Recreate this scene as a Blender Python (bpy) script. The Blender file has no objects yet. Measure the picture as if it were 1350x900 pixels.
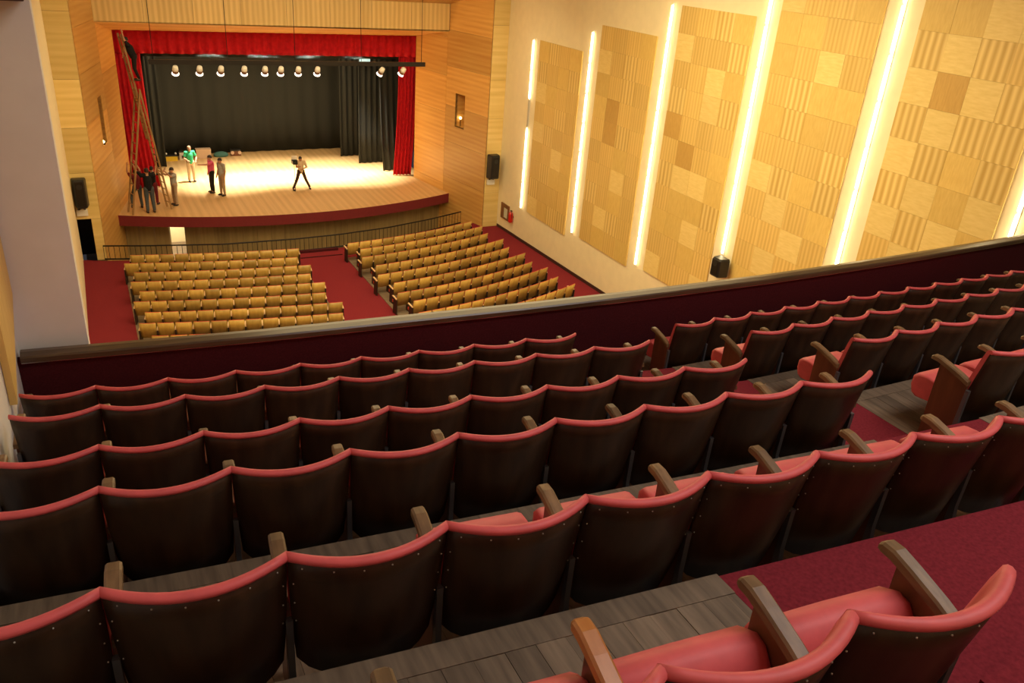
import bpy, bmesh, math, random
from mathutils import Vector, Matrix, Euler
PI = math.pi
RND = random.Random(11)
S = bpy.context.scene
C = S.collection
H = 12.8            # height of the viewpoint above the stalls floor; setting is authored relative to it

# ------------------------------------------------------------------ camera
cam_d = bpy.data.cameras.new('camera'); cam = bpy.data.objects.new('camera', cam_d); C.objects.link(cam)
cam_d.sensor_width = 36; cam_d.lens = 36 * 1070 / 1350; cam_d.clip_start = .05; cam_d.clip_end = 200
R = ((0.89262, -0.13732, 0.42935), (-0.44489, -0.41839, 0.79186), (0.07090, -0.89782, -0.43460))
cam.matrix_world = Matrix(((R[0][0], -R[0][1], -R[0][2], 0), (R[1][0], -R[1][1], -R[1][2], 0),
                           (R[2][0], -R[2][1], -R[2][2], H), (0, 0, 0, 1)))
S.camera = cam
# ------------------------------------------------------------------ world, exposure
w = bpy.data.worlds.new('world'); S.world = w; w.use_nodes = True
w.node_tree.nodes['Background'].inputs[0].default_value = (.03, .03, .035, 1)
vs = S.view_settings; vs.view_transform = 'Standard'; vs.look = 'None'; vs.gamma = 1; vs.use_curve_mapping = False
vs.exposure = 0.0
# ------------------------------------------------------------------ large lights (hall ceiling, balcony ceiling, stage)
def area(name, loc, rot, sx, sy, power, col, spread=PI):
    d = bpy.data.lights.new(name, 'AREA'); d.shape = 'RECTANGLE'; d.size = sx; d.size_y = sy
    d.energy = power; d.color = col; d.spread = spread
    o = bpy.data.objects.new(name, d); C.objects.link(o); o.location = loc; o.rotation_euler = rot; return o
def spot(name, loc, tgt, power, col, ang, blend=.5, r=.15):
    d = bpy.data.lights.new(name, 'SPOT'); d.energy = power; d.color = col; d.spot_size = math.radians(ang); d.spot_blend = blend
    d.shadow_soft_size = r
    o = bpy.data.objects.new(name, d); C.objects.link(o); o.location = loc
    o.rotation_euler = (Vector(tgt) - Vector(loc)).to_track_quat('-Z', 'Y').to_euler(); return o
WARM = (1, .80, .43)
area('hall_ceiling_light', (8.5, 20, H + 1.2), (0, 0, 0), 12, 14, 3700, WARM)
area('hall_front_light', (8.5, 31, H - 1.6), (math.radians(25), 0, 0), 12, 3, 500, WARM)
area('balcony_ceiling_light', (6.4, .8, H + 4.6), (0, 0, 0), 7, 2.5, 380, (1, .93, .88))
area('stage_border_light', (8.75, 44.9, H - 4.74), (0, 0, 0), 11, 1.2, 500, (1, .74, .42))
for i, (x, y) in enumerate(((5.8, 44.0), (8.2, 44.6), (10.6, 44.2), (13.0, 44.0))):
    spot('stage_spot_light', (x, 43.4, H - 4.65), (x, y, H - 11.85), 15000, (1, .90, .70), 58, .95, .3)

# ------------------------------------------------------------------ materials
def nm(name):
    m = bpy.data.materials.new(name); m.use_nodes = True
    return m, m.node_tree, m.node_tree.nodes['Principled BSDF']
def plain(name, c, rough=.6, metal=0, noise=0, nscale=40, spec=.5):
    m, t, b = nm(name)
    b.inputs['Roughness'].default_value = rough; b.inputs['Metallic'].default_value = metal
    b.inputs['Specular IOR Level'].default_value = spec
    if noise:
        tc = t.nodes.new('ShaderNodeTexCoord'); n = t.nodes.new('ShaderNodeTexNoise'); n.inputs['Scale'].default_value = nscale
        n.inputs['Detail'].default_value = 3
        t.links.new(tc.outputs['Object'], n.inputs['Vector'])
        r = t.nodes.new('ShaderNodeValToRGB')
        r.color_ramp.elements[0].position = .3; r.color_ramp.elements[1].position = .7
        r.color_ramp.elements[0].color = (*[v * (1 - noise) for v in c], 1)
        r.color_ramp.elements[1].color = (*[min(1, v * (1 + noise)) for v in c], 1)
        t.links.new(n.outputs['Fac'], r.inputs['Fac']); t.links.new(r.outputs['Color'], b.inputs['Base Color'])
    else:
        b.inputs['Base Color'].default_value = (*c, 1)
    return m
def wood(name, c1, c2, scale, rough=.45, rnd=.25, detail=3, wave=None, spec=.5, lo=.3, hi=.7):
    """streaked wood; scale stretches the grain; rnd = brightness change from piece to piece; wave=(axis, freq, depth) adds veneer stripes"""
    m, t, b = nm(name); N = t.nodes; L = t.links
    tc = N.new('ShaderNodeTexCoord'); oi = N.new('ShaderNodeObjectInfo')
    ad = N.new('ShaderNodeVectorMath'); ad.operation = 'ADD'
    mu = N.new('ShaderNodeMath'); mu.operation = 'MULTIPLY'; mu.inputs[1].default_value = 37.
    L.new(oi.outputs['Random'], mu.inputs[0]); L.new(tc.outputs['Object'], ad.inputs[0]); L.new(mu.outputs[0], ad.inputs[1])
    mp = N.new('ShaderNodeMapping'); mp.inputs['Scale'].default_value = scale; L.new(ad.outputs[0], mp.inputs['Vector'])
    n = N.new('ShaderNodeTexNoise'); n.inputs['Scale'].default_value = 1; n.inputs['Detail'].default_value = detail
    L.new(mp.outputs[0], n.inputs['Vector'])
    r = N.new('ShaderNodeValToRGB'); r.color_ramp.elements[0].color = (*c1, 1); r.color_ramp.elements[1].color = (*c2, 1)
    r.color_ramp.elements[0].position = lo; r.color_ramp.elements[1].position = hi
    fac = n.outputs['Fac']
    if wave:
        wv = N.new('ShaderNodeTexWave'); wv.wave_type = 'BANDS'; wv.bands_direction = wave[0]
        wv.inputs['Scale'].default_value = wave[1]; wv.inputs['Distortion'].default_value = .6; wv.inputs['Detail'].default_value = 1
        L.new(ad.outputs[0], wv.inputs['Vector'])
        mx = N.new('ShaderNodeMix'); mx.data_type = 'FLOAT'; mx.inputs[0].default_value = wave[2]
        L.new(n.outputs['Fac'], mx.inputs[2]); L.new(wv.outputs['Fac'], mx.inputs[3]); fac = mx.outputs[0]
    L.new(fac, r.inputs['Fac'])
    hs = N.new('ShaderNodeHueSaturation'); mr = N.new('ShaderNodeMapRange')
    mr.inputs[3].default_value = 1 - rnd; mr.inputs[4].default_value = 1 + rnd * .6
    L.new(oi.outputs['Random'], mr.inputs[0]); L.new(mr.outputs[0], hs.inputs['Value']); L.new(r.outputs['Color'], hs.inputs['Color'])
    L.new(hs.outputs['Color'], b.inputs['Base Color'])
    b.inputs['Roughness'].default_value = rough; b.inputs['Specular IOR Level'].default_value = spec
    return m
def emit(name, c, s):
    m, t, b = nm(name); b.inputs['Base Color'].default_value = (*c, 1)
    b.inputs['Emission Color'].default_value = (*c, 1); b.inputs['Emission Strength'].default_value = s; return m
M = {}
M['plaster'] = plain('cream plaster', (.85, .75, .51), .85, noise=.03, nscale=3)
M['plaster_white'] = plain('white plaster', (.80, .80, .77), .85, noise=.03, nscale=3)
M['ceiling'] = plain('ceiling paint', (.6, .56, .5), .9)
M['carpet'] = plain('red carpet', (.20, .021, .030), .95, noise=.18, nscale=60, spec=.1)
M['carpet_dark'] = plain('maroon carpet', (.062, .010, .013), .95, noise=.2, nscale=70, spec=.1)
M['floor_grey'] = wood('worn stalls floor', (.15, .11, .075), (.24, .18, .12), (2, 9, 2), .7, 0)
M['plank'] = wood('worn grey-brown boards', (.13, .092, .058), (.25, .18, .115), (30, 3, 30), .55, .4)
M['pillar_wood'] = wood('pale veneer across', (.66, .47, .15), (.78, .59, .24), (.35, .35, 6), .45, .18, wave=('Z', 1.1, .15))
M['splay_wood'] = wood('orange veneer across', (.64, .33, .08), (.76, .46, .14), (.4, .4, 7), .42, .24, wave=('Z', 1.4, .18))
M['lintel_wood'] = wood('pale veneer upright', (.60, .41, .14), (.74, .54, .22), (7, 1, .3), .45, .08, wave=('X', 1.4, .35))
M['under_wood'] = wood('brown upright boards', (.27, .19, .08), (.38, .275, .12), (9, 9, .4), .5, .12)
M['tile_plain'] = wood('light veneer tile', (.76, .57, .20), (.84, .65, .26), (1, 4, 22), .5, .07)
M['tile_dull'] = wood('honey veneer tile', (.68, .47, .135), (.76, .55, .18), (1, 22, 4), .5, .08)
M['tile_dark'] = wood('darker veneer tile', (.52, .32, .085), (.60, .38, .11), (1, 25, 4), .5, .06)
M['tile_wide'] = wood('broad striped tile', (.58, .38, .10), (.84, .64, .25), (1, 5, .3), .5, .07, wave=('Y', 1.6, .55), lo=.2, hi=.8)
M['tile_fine'] = wood('fine striped tile', (.62, .41, .11), (.80, .58, .21), (1, 9, .3), .5, .08, wave=('Y', 2.2, .4), lo=.2, hi=.8)
M['chair_veneer'] = wood('dark brown plywood', (.030, .015, .007), (.062, .032, .015), (14, 14, 1.2), .38, .25, spec=.35)
M['chair_red'] = plain('worn red vinyl', (.68, .105, .11), .55, noise=.08, nscale=14)
M['arm_wood'] = wood('varnished armrest', (.15, .085, .035), (.25, .15, .065), (40, 6, 40), .46, .4)
M['arm_orange'] = wood('orange armrest', (.42, .16, .04), (.50, .21, .06), (40, 6, 40), .32, .1)
M['side_wood'] = wood('red-brown side panel', (.11, .036, .015), (.19, .065, .026), (12, 12, 1.5), .33, .2)
M['iron'] = plain('grey cast iron', (.20, .20, .21), .45, .7)
M['black'] = plain('black plastic', (.012, .012, .013), .4)
M['black_metal'] = plain('black steel', (.02, .017, .015), .45, .6)
M['tack'] = plain('pale tack', (.6, .58, .52), .3, .8)
M['cap_wood'] = wood('rail cap wood', (.065, .042, .022), (.11, .072, .038), (1.5, 25, 25), .28, 0)
M['trim_metal'] = plain('chipped metal strip', (.55, .53, .5), .25, .9)
M['stall_wood'] = wood('golden plywood', (.44, .28, .055), (.55, .37, .09), (10, 10, 1.2), .42, .3)
M['stall_red'] = plain('red stall fabric', (.55, .06, .035), .7)
M['stall_arm'] = plain('pale varnished armrest wood', (.72, .52, .30), .3)
M['stall_leg'] = plain('dark seat standard', (.025, .014, .01), .5)
M['red_velvet'] = plain('red velvet', (.46, .008, .018), .8, noise=.15, nscale=6, spec=.2)
M['black_cloth'] = plain('black stage cloth', (.018, .017, .015), .9, spec=.2)
M['grey_cloth'] = plain('dark grey stage cloth', (.028, .030, .028), .9, spec=.2)
M['stage_floor'] = wood('stage boards', (.56, .36, .16), (.68, .46, .22), (9, .25, 1), .5, 0, wave=('X', .9, .25))
M['fascia'] = plain('maroon fascia', (.17, .012, .016), .8, noise=.1, nscale=20)
M['dark_brown'] = plain('dark brown paint', (.05, .02, .015), .6)
M['white'] = plain('white plastic', (.75, .73, .68), .5)
M['skin'] = plain('skin', (.45, .23, .14), .6)
M['hair'] = plain('dark hair', (.018, .012, .01), .7)
M['hair_fair'] = plain('short fair hair', (.34, .19, .11), .7)
M['eye'] = plain('eye', (.02, .015, .012), .3)
M['tube_on'] = emit('lit tube', (1, .85, .50), 11.5)
M['tube_off'] = plain('unlit tube', (.5, .45, .36), .4)
M['silver'] = plain('polished aluminium', (.85, .83, .8), .25, .9)
M['lamp_band'] = plain('brown lamp band', (.16, .07, .03), .4)
M['bulb'] = emit('lamp glow', (1, .88, .72), 3)
M['bulb_warm'] = emit('warm niche glow', (1, .72, .3), 9)
M['niche'] = plain('niche brown', (.22, .11, .045), .6)
M['red_paint'] = plain('red gloss paint', (.55, .02, .015), .3)
M['paper'] = plain('pale paper', (.6, .6, .5), .7)
M['ladder_wood'] = wood('ladder wood', (.26, .14, .05), (.38, .22, .085), (8, 8, 2), .5, .1)
M['blue_glass'] = emit('daylit pane', (.45, .75, .85), .55)
def cloth(n, c): M[n] = plain(n, c, .85, noise=.08, nscale=12, spec=.2)

# ------------------------------------------------------------------ mesh helpers
class MB:
    def __init__(s): s.v = []; s.f = []; s.smooth = []
    def add(s, vs, fs, sm=False):
        o = len(s.v); s.v += [tuple(v) for v in vs]; s.f += [tuple(i + o for i in f) for f in fs]; s.smooth += [sm] * len(fs); return s
    def box(s, x0, x1, y0, y1, z0, z1):
        return s.add([(x0, y0, z0), (x1, y0, z0), (x1, y1, z0), (x0, y1, z0), (x0, y0, z1), (x1, y0, z1), (x1, y1, z1), (x0, y1, z1)],
                     [(3, 2, 1, 0), (4, 5, 6, 7), (0, 1, 5, 4), (1, 2, 6, 5), (2, 3, 7, 6), (3, 0, 4, 7)])
    def hexa(s, p):  # 8 points: bottom ring ccw then top ring
        return s.add(p, [(3, 2, 1, 0), (4, 5, 6, 7), (0, 1, 5, 4), (1, 2, 6, 5), (2, 3, 7, 6), (3, 0, 4, 7)])
    def prism(s, poly, z0, z1):  # poly ccw in xy
        n = len(poly)
        return s.add([(x, y, z0) for x, y in poly] + [(x, y, z1) for x, y in poly],
                     [tuple(range(n - 1, -1, -1)), tuple(range(n, 2 * n))] + [(i, (i + 1) % n, n + (i + 1) % n, n + i) for i in range(n)])
    def prism_x(s, poly, x0, x1):  # poly in yz
        n = len(poly)
        return s.add([(x0, y, z) for y, z in poly] + [(x1, y, z) for y, z in poly],
                     [tuple(range(n - 1, -1, -1)), tuple(range(n, 2 * n))] + [(i, (i + 1) % n, n + (i + 1) % n, n + i) for i in range(n)])
    def loft(s, rings, caps=True, sm=True, closed=True):
        n = len(rings[0]); vs = [p for r in rings for p in r]; fs = []
        for k in range(len(rings) - 1):
            for i in range(n if closed else n - 1):
                j = (i + 1) % n; fs.append((k * n + i, k * n + j, (k + 1) * n + j, (k + 1) * n + i))
        s.add(vs, fs, sm)
        if caps:
            o = len(s.v) - len(vs)
            s.f += [tuple(o + i for i in range(n - 1, -1, -1)), tuple(o + len(vs) - n + i for i in range(n))]; s.smooth += [False, False]
        return s
    def tube(s, pts, r, n=6, sm=True):
        pts = [Vector(p) for p in pts]; rings = []
        for k, p in enumerate(pts):
            d = (pts[min(k + 1, len(pts) - 1)] - pts[max(k - 1, 0)]).normalized()
            a = d.orthogonal().normalized() if abs(d.z) > .9 else d.cross(Vector((0, 0, 1))).normalized()
            b = d.cross(a); rr = r[k] if isinstance(r, (list, tuple)) else r
            rings.append([p + (a * math.cos(2 * PI * i / n) + b * math.sin(2 * PI * i / n)) * rr for i in range(n)])
        return s.loft(rings, True, sm)
    def lathe(s, prof, n=12, M4=None):  # prof: (r,z)
        rings = [[Vector((r * math.cos(2 * PI * i / n), r * math.sin(2 * PI * i / n), z)) for i in range(n)] for r, z in prof]
        if M4: rings = [[M4 @ p for p in r] for r in rings]
        return s.loft(rings)
    def sphere(s, c, r, n=8, m=5, sc=(1, 1, 1)):
        rings = []
        for k in range(m + 1):
            a = PI * (k + .04) / (m + .08)
            rings.append([(c[0] + r * sc[0] * math.sin(a) * math.cos(2 * PI * i / n), c[1] + r * sc[1] * math.sin(a) * math.sin(2 * PI * i / n), c[2] - r * sc[2] * math.cos(a)) for i in range(n)])
        return s.loft(rings)
    def mesh(s, name, mat):
        me = bpy.data.meshes.new(name); me.from_pydata(s.v, [], s.f); me.materials.append(mat)
        me.polygons.foreach_set('use_smooth', s.smooth)
        bm = bmesh.new(); bm.from_mesh(me); bmesh.ops.recalc_face_normals(bm, faces=bm.faces); bm.to_mesh(me); bm.free()
        return me
    def build(s, name, mat, parent=None, loc=None):
        return put(name, s.mesh(name, mat), parent, loc)
def put(name, me, parent=None, loc=None, rot=None, scale=None):
    o = bpy.data.objects.new(name, me); C.objects.link(o)
    if parent is not None: o.parent = parent
    if loc is not None: o.location = loc
    if rot is not None: o.rotation_euler = rot
    if scale is not None: o.scale = scale
    return o
def struct(name, mb, mat, parent=None):
    o = mb.build(name, mat, parent, None if parent else (0, 0, H))
    if parent is None: o['kind'] = 'structure'
    return o
def tag(o, label, cat, group=None):
    o['label'] = label; o['category'] = cat
    if group: o['group'] = group
    return o
def thing(name, label, cat, loc, rz=0, group=None):
    o = bpy.data.objects.new(name, None); C.objects.link(o); o.location = loc; o.rotation_euler = (0, 0, rz); o.empty_display_size = .1
    return tag(o, label, cat, group)
ORD = ['first', 'second', 'third', 'fourth', 'fifth', 'sixth', 'seventh', 'eighth', 'ninth', 'tenth', 'eleventh', 'twelfth', 'thirteenth']

# ================================================================== SETTING
XL, XR = -.92, 17.9
def fz(y): return -12.76 + .026 * (35.66 - y)
# stalls floor, ending at the pit railing
RAIL = [(-.15, 35.35), (1.6, 34.92), (4.4, 34.36), (7.4, 34.28), (9.4, 34.40), (11.8, 34.80), (14.1, 35.5), (16.15, 36.3)]
mb = MB()
fr = [(XL - .5, 35.9)] + RAIL + [(XR + .1, 36.5)]
top = [(x, y, fz(y)) for x, y in fr]; bk = [(x, 4., fz(4.)) for x, y in fr]
mb.loft([[(a[0], a[1], a[2]), (a[0], a[1], a[2] - 1.6), (b[0], b[1], b[2] - 1.6), (b[0], b[1], b[2])] for a, b in zip(top, bk)], sm=False)
floor = struct('floor', mb, M['carpet'])
pit = struct('floor_pit', MB().box(XL, XR, 33.5, 41.6, -14.6, -14.3), M['floor_grey'])
# worn floor under each seat block
def rowy(block, i, x):
    if block == 'L':
        yl = [33.15, 32.16, 31.08, 30.06, 29.05, 28.06, 27.05, 26.1, 25.05][i]; yr = [32.15, 31.06, 30.04, 29.03, 28.02, 26.95, 25.92, 24.93, 23.9][i]
        t = (x - .6) / 6.4; return yl + (yr - yl) * t - .55 * t * (1 - t)
    y0 = [32.25, 31.32, 30.32, 29.2, 28.17, 27.13, 26.11, 25.18, 24.12, 23.1][i]
    u = x - 9.2; return y0 + (.10 + .0245 * (u)) * u
for blk, x0, x1 in (('L', .50, 7.22), ('R', 9.28, 16.25)):
    n = 10; mb = MB(); rings = []
    for k in range(n + 1):
        x = x0 + (x1 - x0) * k / n; yf = rowy(blk, 0, x) + .62; yb = 22.
        rings.append([(x, yf, fz(yf) + .02), (x, yf, fz(yf) - .02), (x, yb, fz(yb) - .02), (x, yb, fz(yb) + .02)])
    struct('floor_seating', mb.loft(rings, sm=False), M['floor_grey'])
# kerb at the head of the centre aisle
struct('trim_1', MB().box(7.42, 9.25, 33.38, 33.44, -12.75, -12.67).box(7.42, 9.25, 34.06, 34.2, -12.75, -12.62), M['carpet_dark'])

# right wall, left wall, fin
wall_right = struct('wall_right', MB().box(XR, XR + .3, -3.2, 36.6, -13.4, 8), M['plaster'])
struct('baseboard_right', MB().add([(XR - .025, y, fz(y) + dz) for y in (6, 35.6) for dz in (0, .14)] + [(XR + .01, y, fz(y) + dz) for y in (6, 35.6) for dz in (0, .14)],
       [(0, 1, 3, 2), (4, 6, 7, 5), (1, 5, 7, 3), (0, 2, 6, 4), (0, 4, 5, 1), (2, 3, 7, 6)]), M['dark_brown'])
wall_left = struct('wall_left', MB().box(XL - .33, XL - .03, 7.5, 35.9, -13.4, 8), M['plaster'])
struct('wall_left_balcony', MB().box(XL - .25, -.83, -3.2, 7.7, -6, 8), M['plaster_white'])
struct('wall_left_fin', MB().box(XL - .1, -.272, 7.6, 7.95, -13.4, 8), M['plaster_white'])
struct('trim_2', MB().box(-.83, -.30, 7.32, 7.6, -.60, -.25), M['dark_brown'])
# rear walls, ceiling
struct('wall_back', MB().box(XL - .3, XR + .3, -3.4, -3.15, -13.4, 9), M['plaster'])
struct('wall_under_balcony', MB().box(XL - .3, XR + .3, 3.6, 4., -13.4, -6), M['plaster'])
mb = MB()
zc = lambda y: -2.57 + .24 * (39.14 - y)
mb.hexa([(XL - .3, -3.3, zc(-3.3)), (XR + .3, -3.3, zc(-3.3)), (XR + .3, 39.3, zc(39.3)), (XL - .3, 39.3, zc(39.3)),
         (XL - .3, -3.3, zc(-3.3) + .2), (XR + .3, -3.3, zc(-3.3) + .2), (XR + .3, 39.3, zc(39.3) + .2), (XL - .3, 39.3, zc(39.3) + .2)])
struct('ceiling', mb, M['ceiling'])
# wooden ceiling boards in front of the lintel
ceil_wood = struct('ceiling_wood', MB().hexa([(-.2, 33.5, zc(33.5) - .04), (17.3, 33.5, zc(33.5) - .04), (17.3, 39.16, zc(39.16) - .04), (-.2, 39.16, zc(39.16) - .04),
         (-.2, 33.5, zc(33.5)), (17.3, 33.5, zc(33.5)), (17.3, 39.16, zc(39.16)), (-.2, 39.16, zc(39.16))]), M['splay_wood'])

# panels on an upright plane: p(s,d,z) with s along the wall, d outward
def panel_on(parent, mat, a, b, nrm, s0, s1, z0, z1, d=.03, gap=.006, hole=None, name='panel'):
    a = Vector((a[0], a[1], 0)); u = (Vector((b[0], b[1], 0)) - a).normalized(); n = Vector((nrm[0], nrm[1], 0)).normalized()
    s0 += gap; s1 -= gap; z0 += gap; z1 -= gap; mb = MB()
    def bx(p0, p1, q0, q1):
        if p1 - p0 < .01 or q1 - q0 < .01: return
        P = lambda s, dd, z: a + u * s + n * dd + Vector((0, 0, z))
        mb.hexa([P(p0, 0, q0), P(p1, 0, q0), P(p1, d, q0), P(p0, d, q0), P(p0, 0, q1), P(p1, 0, q1), P(p1, d, q1), P(p0, d, q1)])
    if hole and not (hole[1] <= s0 or hole[0] >= s1 or hole[3] <= z0 or hole[2] >= z1):
        h0, h1, k0, k1 = max(hole[0], s0), min(hole[1], s1), max(hole[2], z0), min(hole[3], z1)
        bx(s0, h0, z0, z1); bx(h1, s1, z0, z1); bx(h0, h1, z0, k0); bx(h0, h1, k1, z1)
    else: bx(s0, s1, z0, z1)
    return mb.build(name, mat, parent)
ZR = [-2.05, -3.78, -5.45, -7.35, -9.15, -11.0]
# pillars each side of the stage (faces the audience)
def pillar(side, x0, x1, door=None):
    mb = MB()
    if door:
        mb.box(x0, door[0], 35.68, 36.4, -14.4, -1.2).box(door[1], x1, 35.68, 36.4, -14.4, -1.2).box(door[0], door[1], 35.68, 36.4, door[2], -1.2)
    else: mb.box(x0, x1, 35.68, 36.4, -14.4, -1.2)
    p = struct('wall_pillar_' + side, mb, M['niche'])
    zz = [-1.3, -3.2, -5.6, -7.4, -9.15, -11.02, -12.8]
    for k in range(6):
        if door and k == 5:
            panel_on(p, M['pillar_wood'], (0, 35.68), (1, 35.68), (0, -1), door[1], x1, zz[k + 1], zz[k]); continue
        panel_on(p, M['pillar_wood'], (0, 35.68), (1, 35.68), (0, -1), x0, x1, zz[k + 1], zz[k])
    return p
pillar('right', 17.10, XR)
pillar('left', -1.1, -.07, door=(-1.1, -.43, -11.04))
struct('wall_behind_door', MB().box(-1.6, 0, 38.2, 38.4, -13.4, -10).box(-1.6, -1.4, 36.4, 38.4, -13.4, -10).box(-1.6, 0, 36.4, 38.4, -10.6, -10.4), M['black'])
# splayed walls
def splay(side, a, b, nrm, hole):
    Ln = math.hypot(b[0] - a[0], b[1] - a[1]); sj = Ln * .45
    w_ = struct('wall_splay_' + side, MB(), M['niche'])
    base = panel_on(w_, M['niche'], a, b, nrm, 0, Ln, -14.4, -1.4, d=-.12, gap=0, hole=hole, name='backing')
    for s0, s1 in ((0, sj), (sj, Ln)):
        zs = [-1.5] + ZR[1:] + [-12.85] if s0 else [-1.5, -4.15] + [-5.95, -7.75, -9.55, -11.45, -14.4]
        if s0: zs[-1] = -14.4
        for k in range(len(zs) - 1):
            panel_on(w_, M['splay_wood'], a, b, nrm, s0, s1, zs[k + 1], zs[k], hole=hole)
    # niche box
    A = Vector((a[0], a[1], 0)); u = (Vector((b[0], b[1], 0)) - A).normalized(); n = Vector((nrm[0], nrm[1], 0)).normalized()
    P = lambda s, d, z: A + u * s + n * d + Vector((0, 0, z))
    h0, h1, k0, k1 = hole; mb = MB(); t = .03; D = .62
    for (p0, p1, q0, q1, d0, d1) in ((h0 - t, h0, k0 - t, k1 + t, -D, 0), (h1, h1 + t, k0 - t, k1 + t, -D, 0), (h0, h1, k1, k1 + t, -D, 0), (h0, h1, k0 - t, k0, -D, 0), (h0, h1, k0, k1, -D - t, -D)):
        mb.hexa([P(p0, d0, q0), P(p1, d0, q0), P(p1, d1, q0), P(p0, d1, q0), P(p0, d0, q1), P(p1, d0, q1), P(p1, d1, q1), P(p0, d1, q1)])
    mb.build('niche', M['splay_wood'], w_)
    # four small lamps in the niche
    for k in range(4):
        z = k1 - .2 - (k1 - k0 - .35) * k / 3
        p = P(h1 - .16, -.3, z)
        t_ = thing('niche_spotlight', 'small spotlight in the %s wall niche beside the stage, %s from its top' % (side, ORD[k]), 'spotlight', (p.x, p.y, p.z + H), 0, 'spotlights in the stage side niches')
        MB().tube([(0, 0, 0), tuple(-n * .16 + Vector((0, 0, -.04)))], [.07, .06], 10).build('lamp_body', M['silver'], t_)
        MB().tube([tuple(u * .02), tuple(u * .14)], .018, 6).build('bracket', M['black_metal'], t_)
    return P, h0, h1, k0, k1
nR = Vector((-5.35, -1.85)).normalized()
P_, h0, h1, k0, k1 = splay('right', (15.86, 42.23), (17.10, 35.70), (-6.53, -1.24), (3.84, 4.70, -8.30, -6.67))
q = P_(h0 + .12, -.25, k0 + .42)
t_ = thing('niche_lamp', 'lit warm lamp glowing low in the right stage side niche', 'lamp', (q.x, q.y, q.z + H))
MB().sphere((0, 0, 0), .07).build('bulb', M['bulb_warm'], t_); MB().tube([(0, 0, -.06), (0, 0, -.42)], .02).build('stem', M['black_metal'], t_)
P_, h0, h1, k0, k1 = splay('left', (1.46, 42.23), (-.07, 35.70), (6.53, -1.53), (3.75, 4.55, -8.60, -6.67))
q = P_(h0 + .55, -.02, k0 + .06)
t_ = thing('niche_lamp', 'lit warm lamp on the lower lip of the left stage side niche', 'lamp', (q.x, q.y, q.z + H))
MB().sphere((0, 0, .06), .06).build('bulb', M['bulb_warm'], t_); MB().lathe([(.07, -.06), (.07, 0)]).build('stem', M['black_metal'], t_)
# lintel over the stage: front boards and sloping soffit
lint = struct('wall_lintel', MB().box(.45, 16.45, 39.17, 39.45, -3.85, -1.6), M['niche'])
for k in range(8):
    x0 = .70 + k * 1.96
    MB().box(x0 + .006, x0 + 1.954, 39.14, 39.17, -3.87, -1.8).build('panel', M['lintel_wood'], lint)
mb = MB(); mb.hexa([(.6, 39.14, -3.91), (16.45, 39.14, -3.85), (15.9, 42.6, -4.48), (1.4, 42.6, -4.56), (.6, 39.14, -3.85), (16.45, 39.14, -3.81), (15.9, 42.6, -4.36), (1.4, 42.6, -4.41)])
struct('wall_lintel_soffit', mb, M['splay_wood'])
# stage, lintel, curtains, ladder and people: baked coordinates, scaled up about the camera
def apron(x): t = (x - 8.36) / 7.725; return 37.0 + 1.545 * t * t
n = 24; xs = [.57 + (16.48 - .57) * k / n for k in range(n + 1)]
rings = [[(x, apron(x), -11.85), (x, apron(x), -11.97), (x, 50.5, -11.97), (x, 50.5, -11.85)] for x in xs]
stage = struct('floor_stage', MB().loft(rings, sm=False), M['stage_floor'])
rings = [[(x, apron(x) - .04, -11.84), (x, apron(x) - .04, -12.31), (x, apron(x) + .25, -12.31), (x, apron(x) + .25, -11.99), (x, apron(x), -11.99), (x, apron(x), -11.84)] for x in xs]
struct('trim_3', MB().loft(rings, sm=False), M['fascia'])
# upright boarding under the stage with a doorway
under = struct('wall_under_stage', MB(), M['under_wood'])
def uy(x): return apron(x) + .95
edges = []; x = .15
while x < 16.6:
    edges.append(x); x += .63
for x0 in edges:
    x1 = x0 + .622
    for a_, b_ in (((x0, min(x1, 2.70)), (max(x0, 3.28), x1)) if x0 < 3.28 and x1 > 2.70 else ((x0, x1),)):
        if b_ - a_ < .02: continue
        MB().hexa([(a_, uy(a_), -14.3), (b_, uy(b_), -14.3), (b_, uy(b_) + .05, -14.3), (a_, uy(a_) + .05, -14.3),
                   (a_, uy(a_), -12.0), (b_, uy(b_), -12.0), (b_, uy(b_) + .05, -12.0), (a_, uy(a_) + .05, -12.0)]).build('board', M['under_wood'], under)
mb = MB(); mb.box(2.27, 2.37, 39.2, 41.6, -14.3, -12.0).box(3.7, 3.8, 39.2, 41.6, -14.3, -12.0).box(2.27, 3.8, 41.5, 41.6, -14.3, -12.0)
struct('wall_under_passage', mb, M['plaster'])
area('passage_light', (3.04, 40.5, H - 12.05), (0, 0, 0), .6, 1.2, 60, (1, .9, .7))
# stage house
struct('wall_stage_back', MB().box(-1, 18.2, 50.4, 50.6, -11.85, -2).box(-1, -.8, 42.5, 50.5, -11.85, -2).box(18, 18.2, 42.5, 50.5, -11.85, -2).box(-1, 18.2, 42.6, 50.6, -2.2, -2), M['black'])

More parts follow.
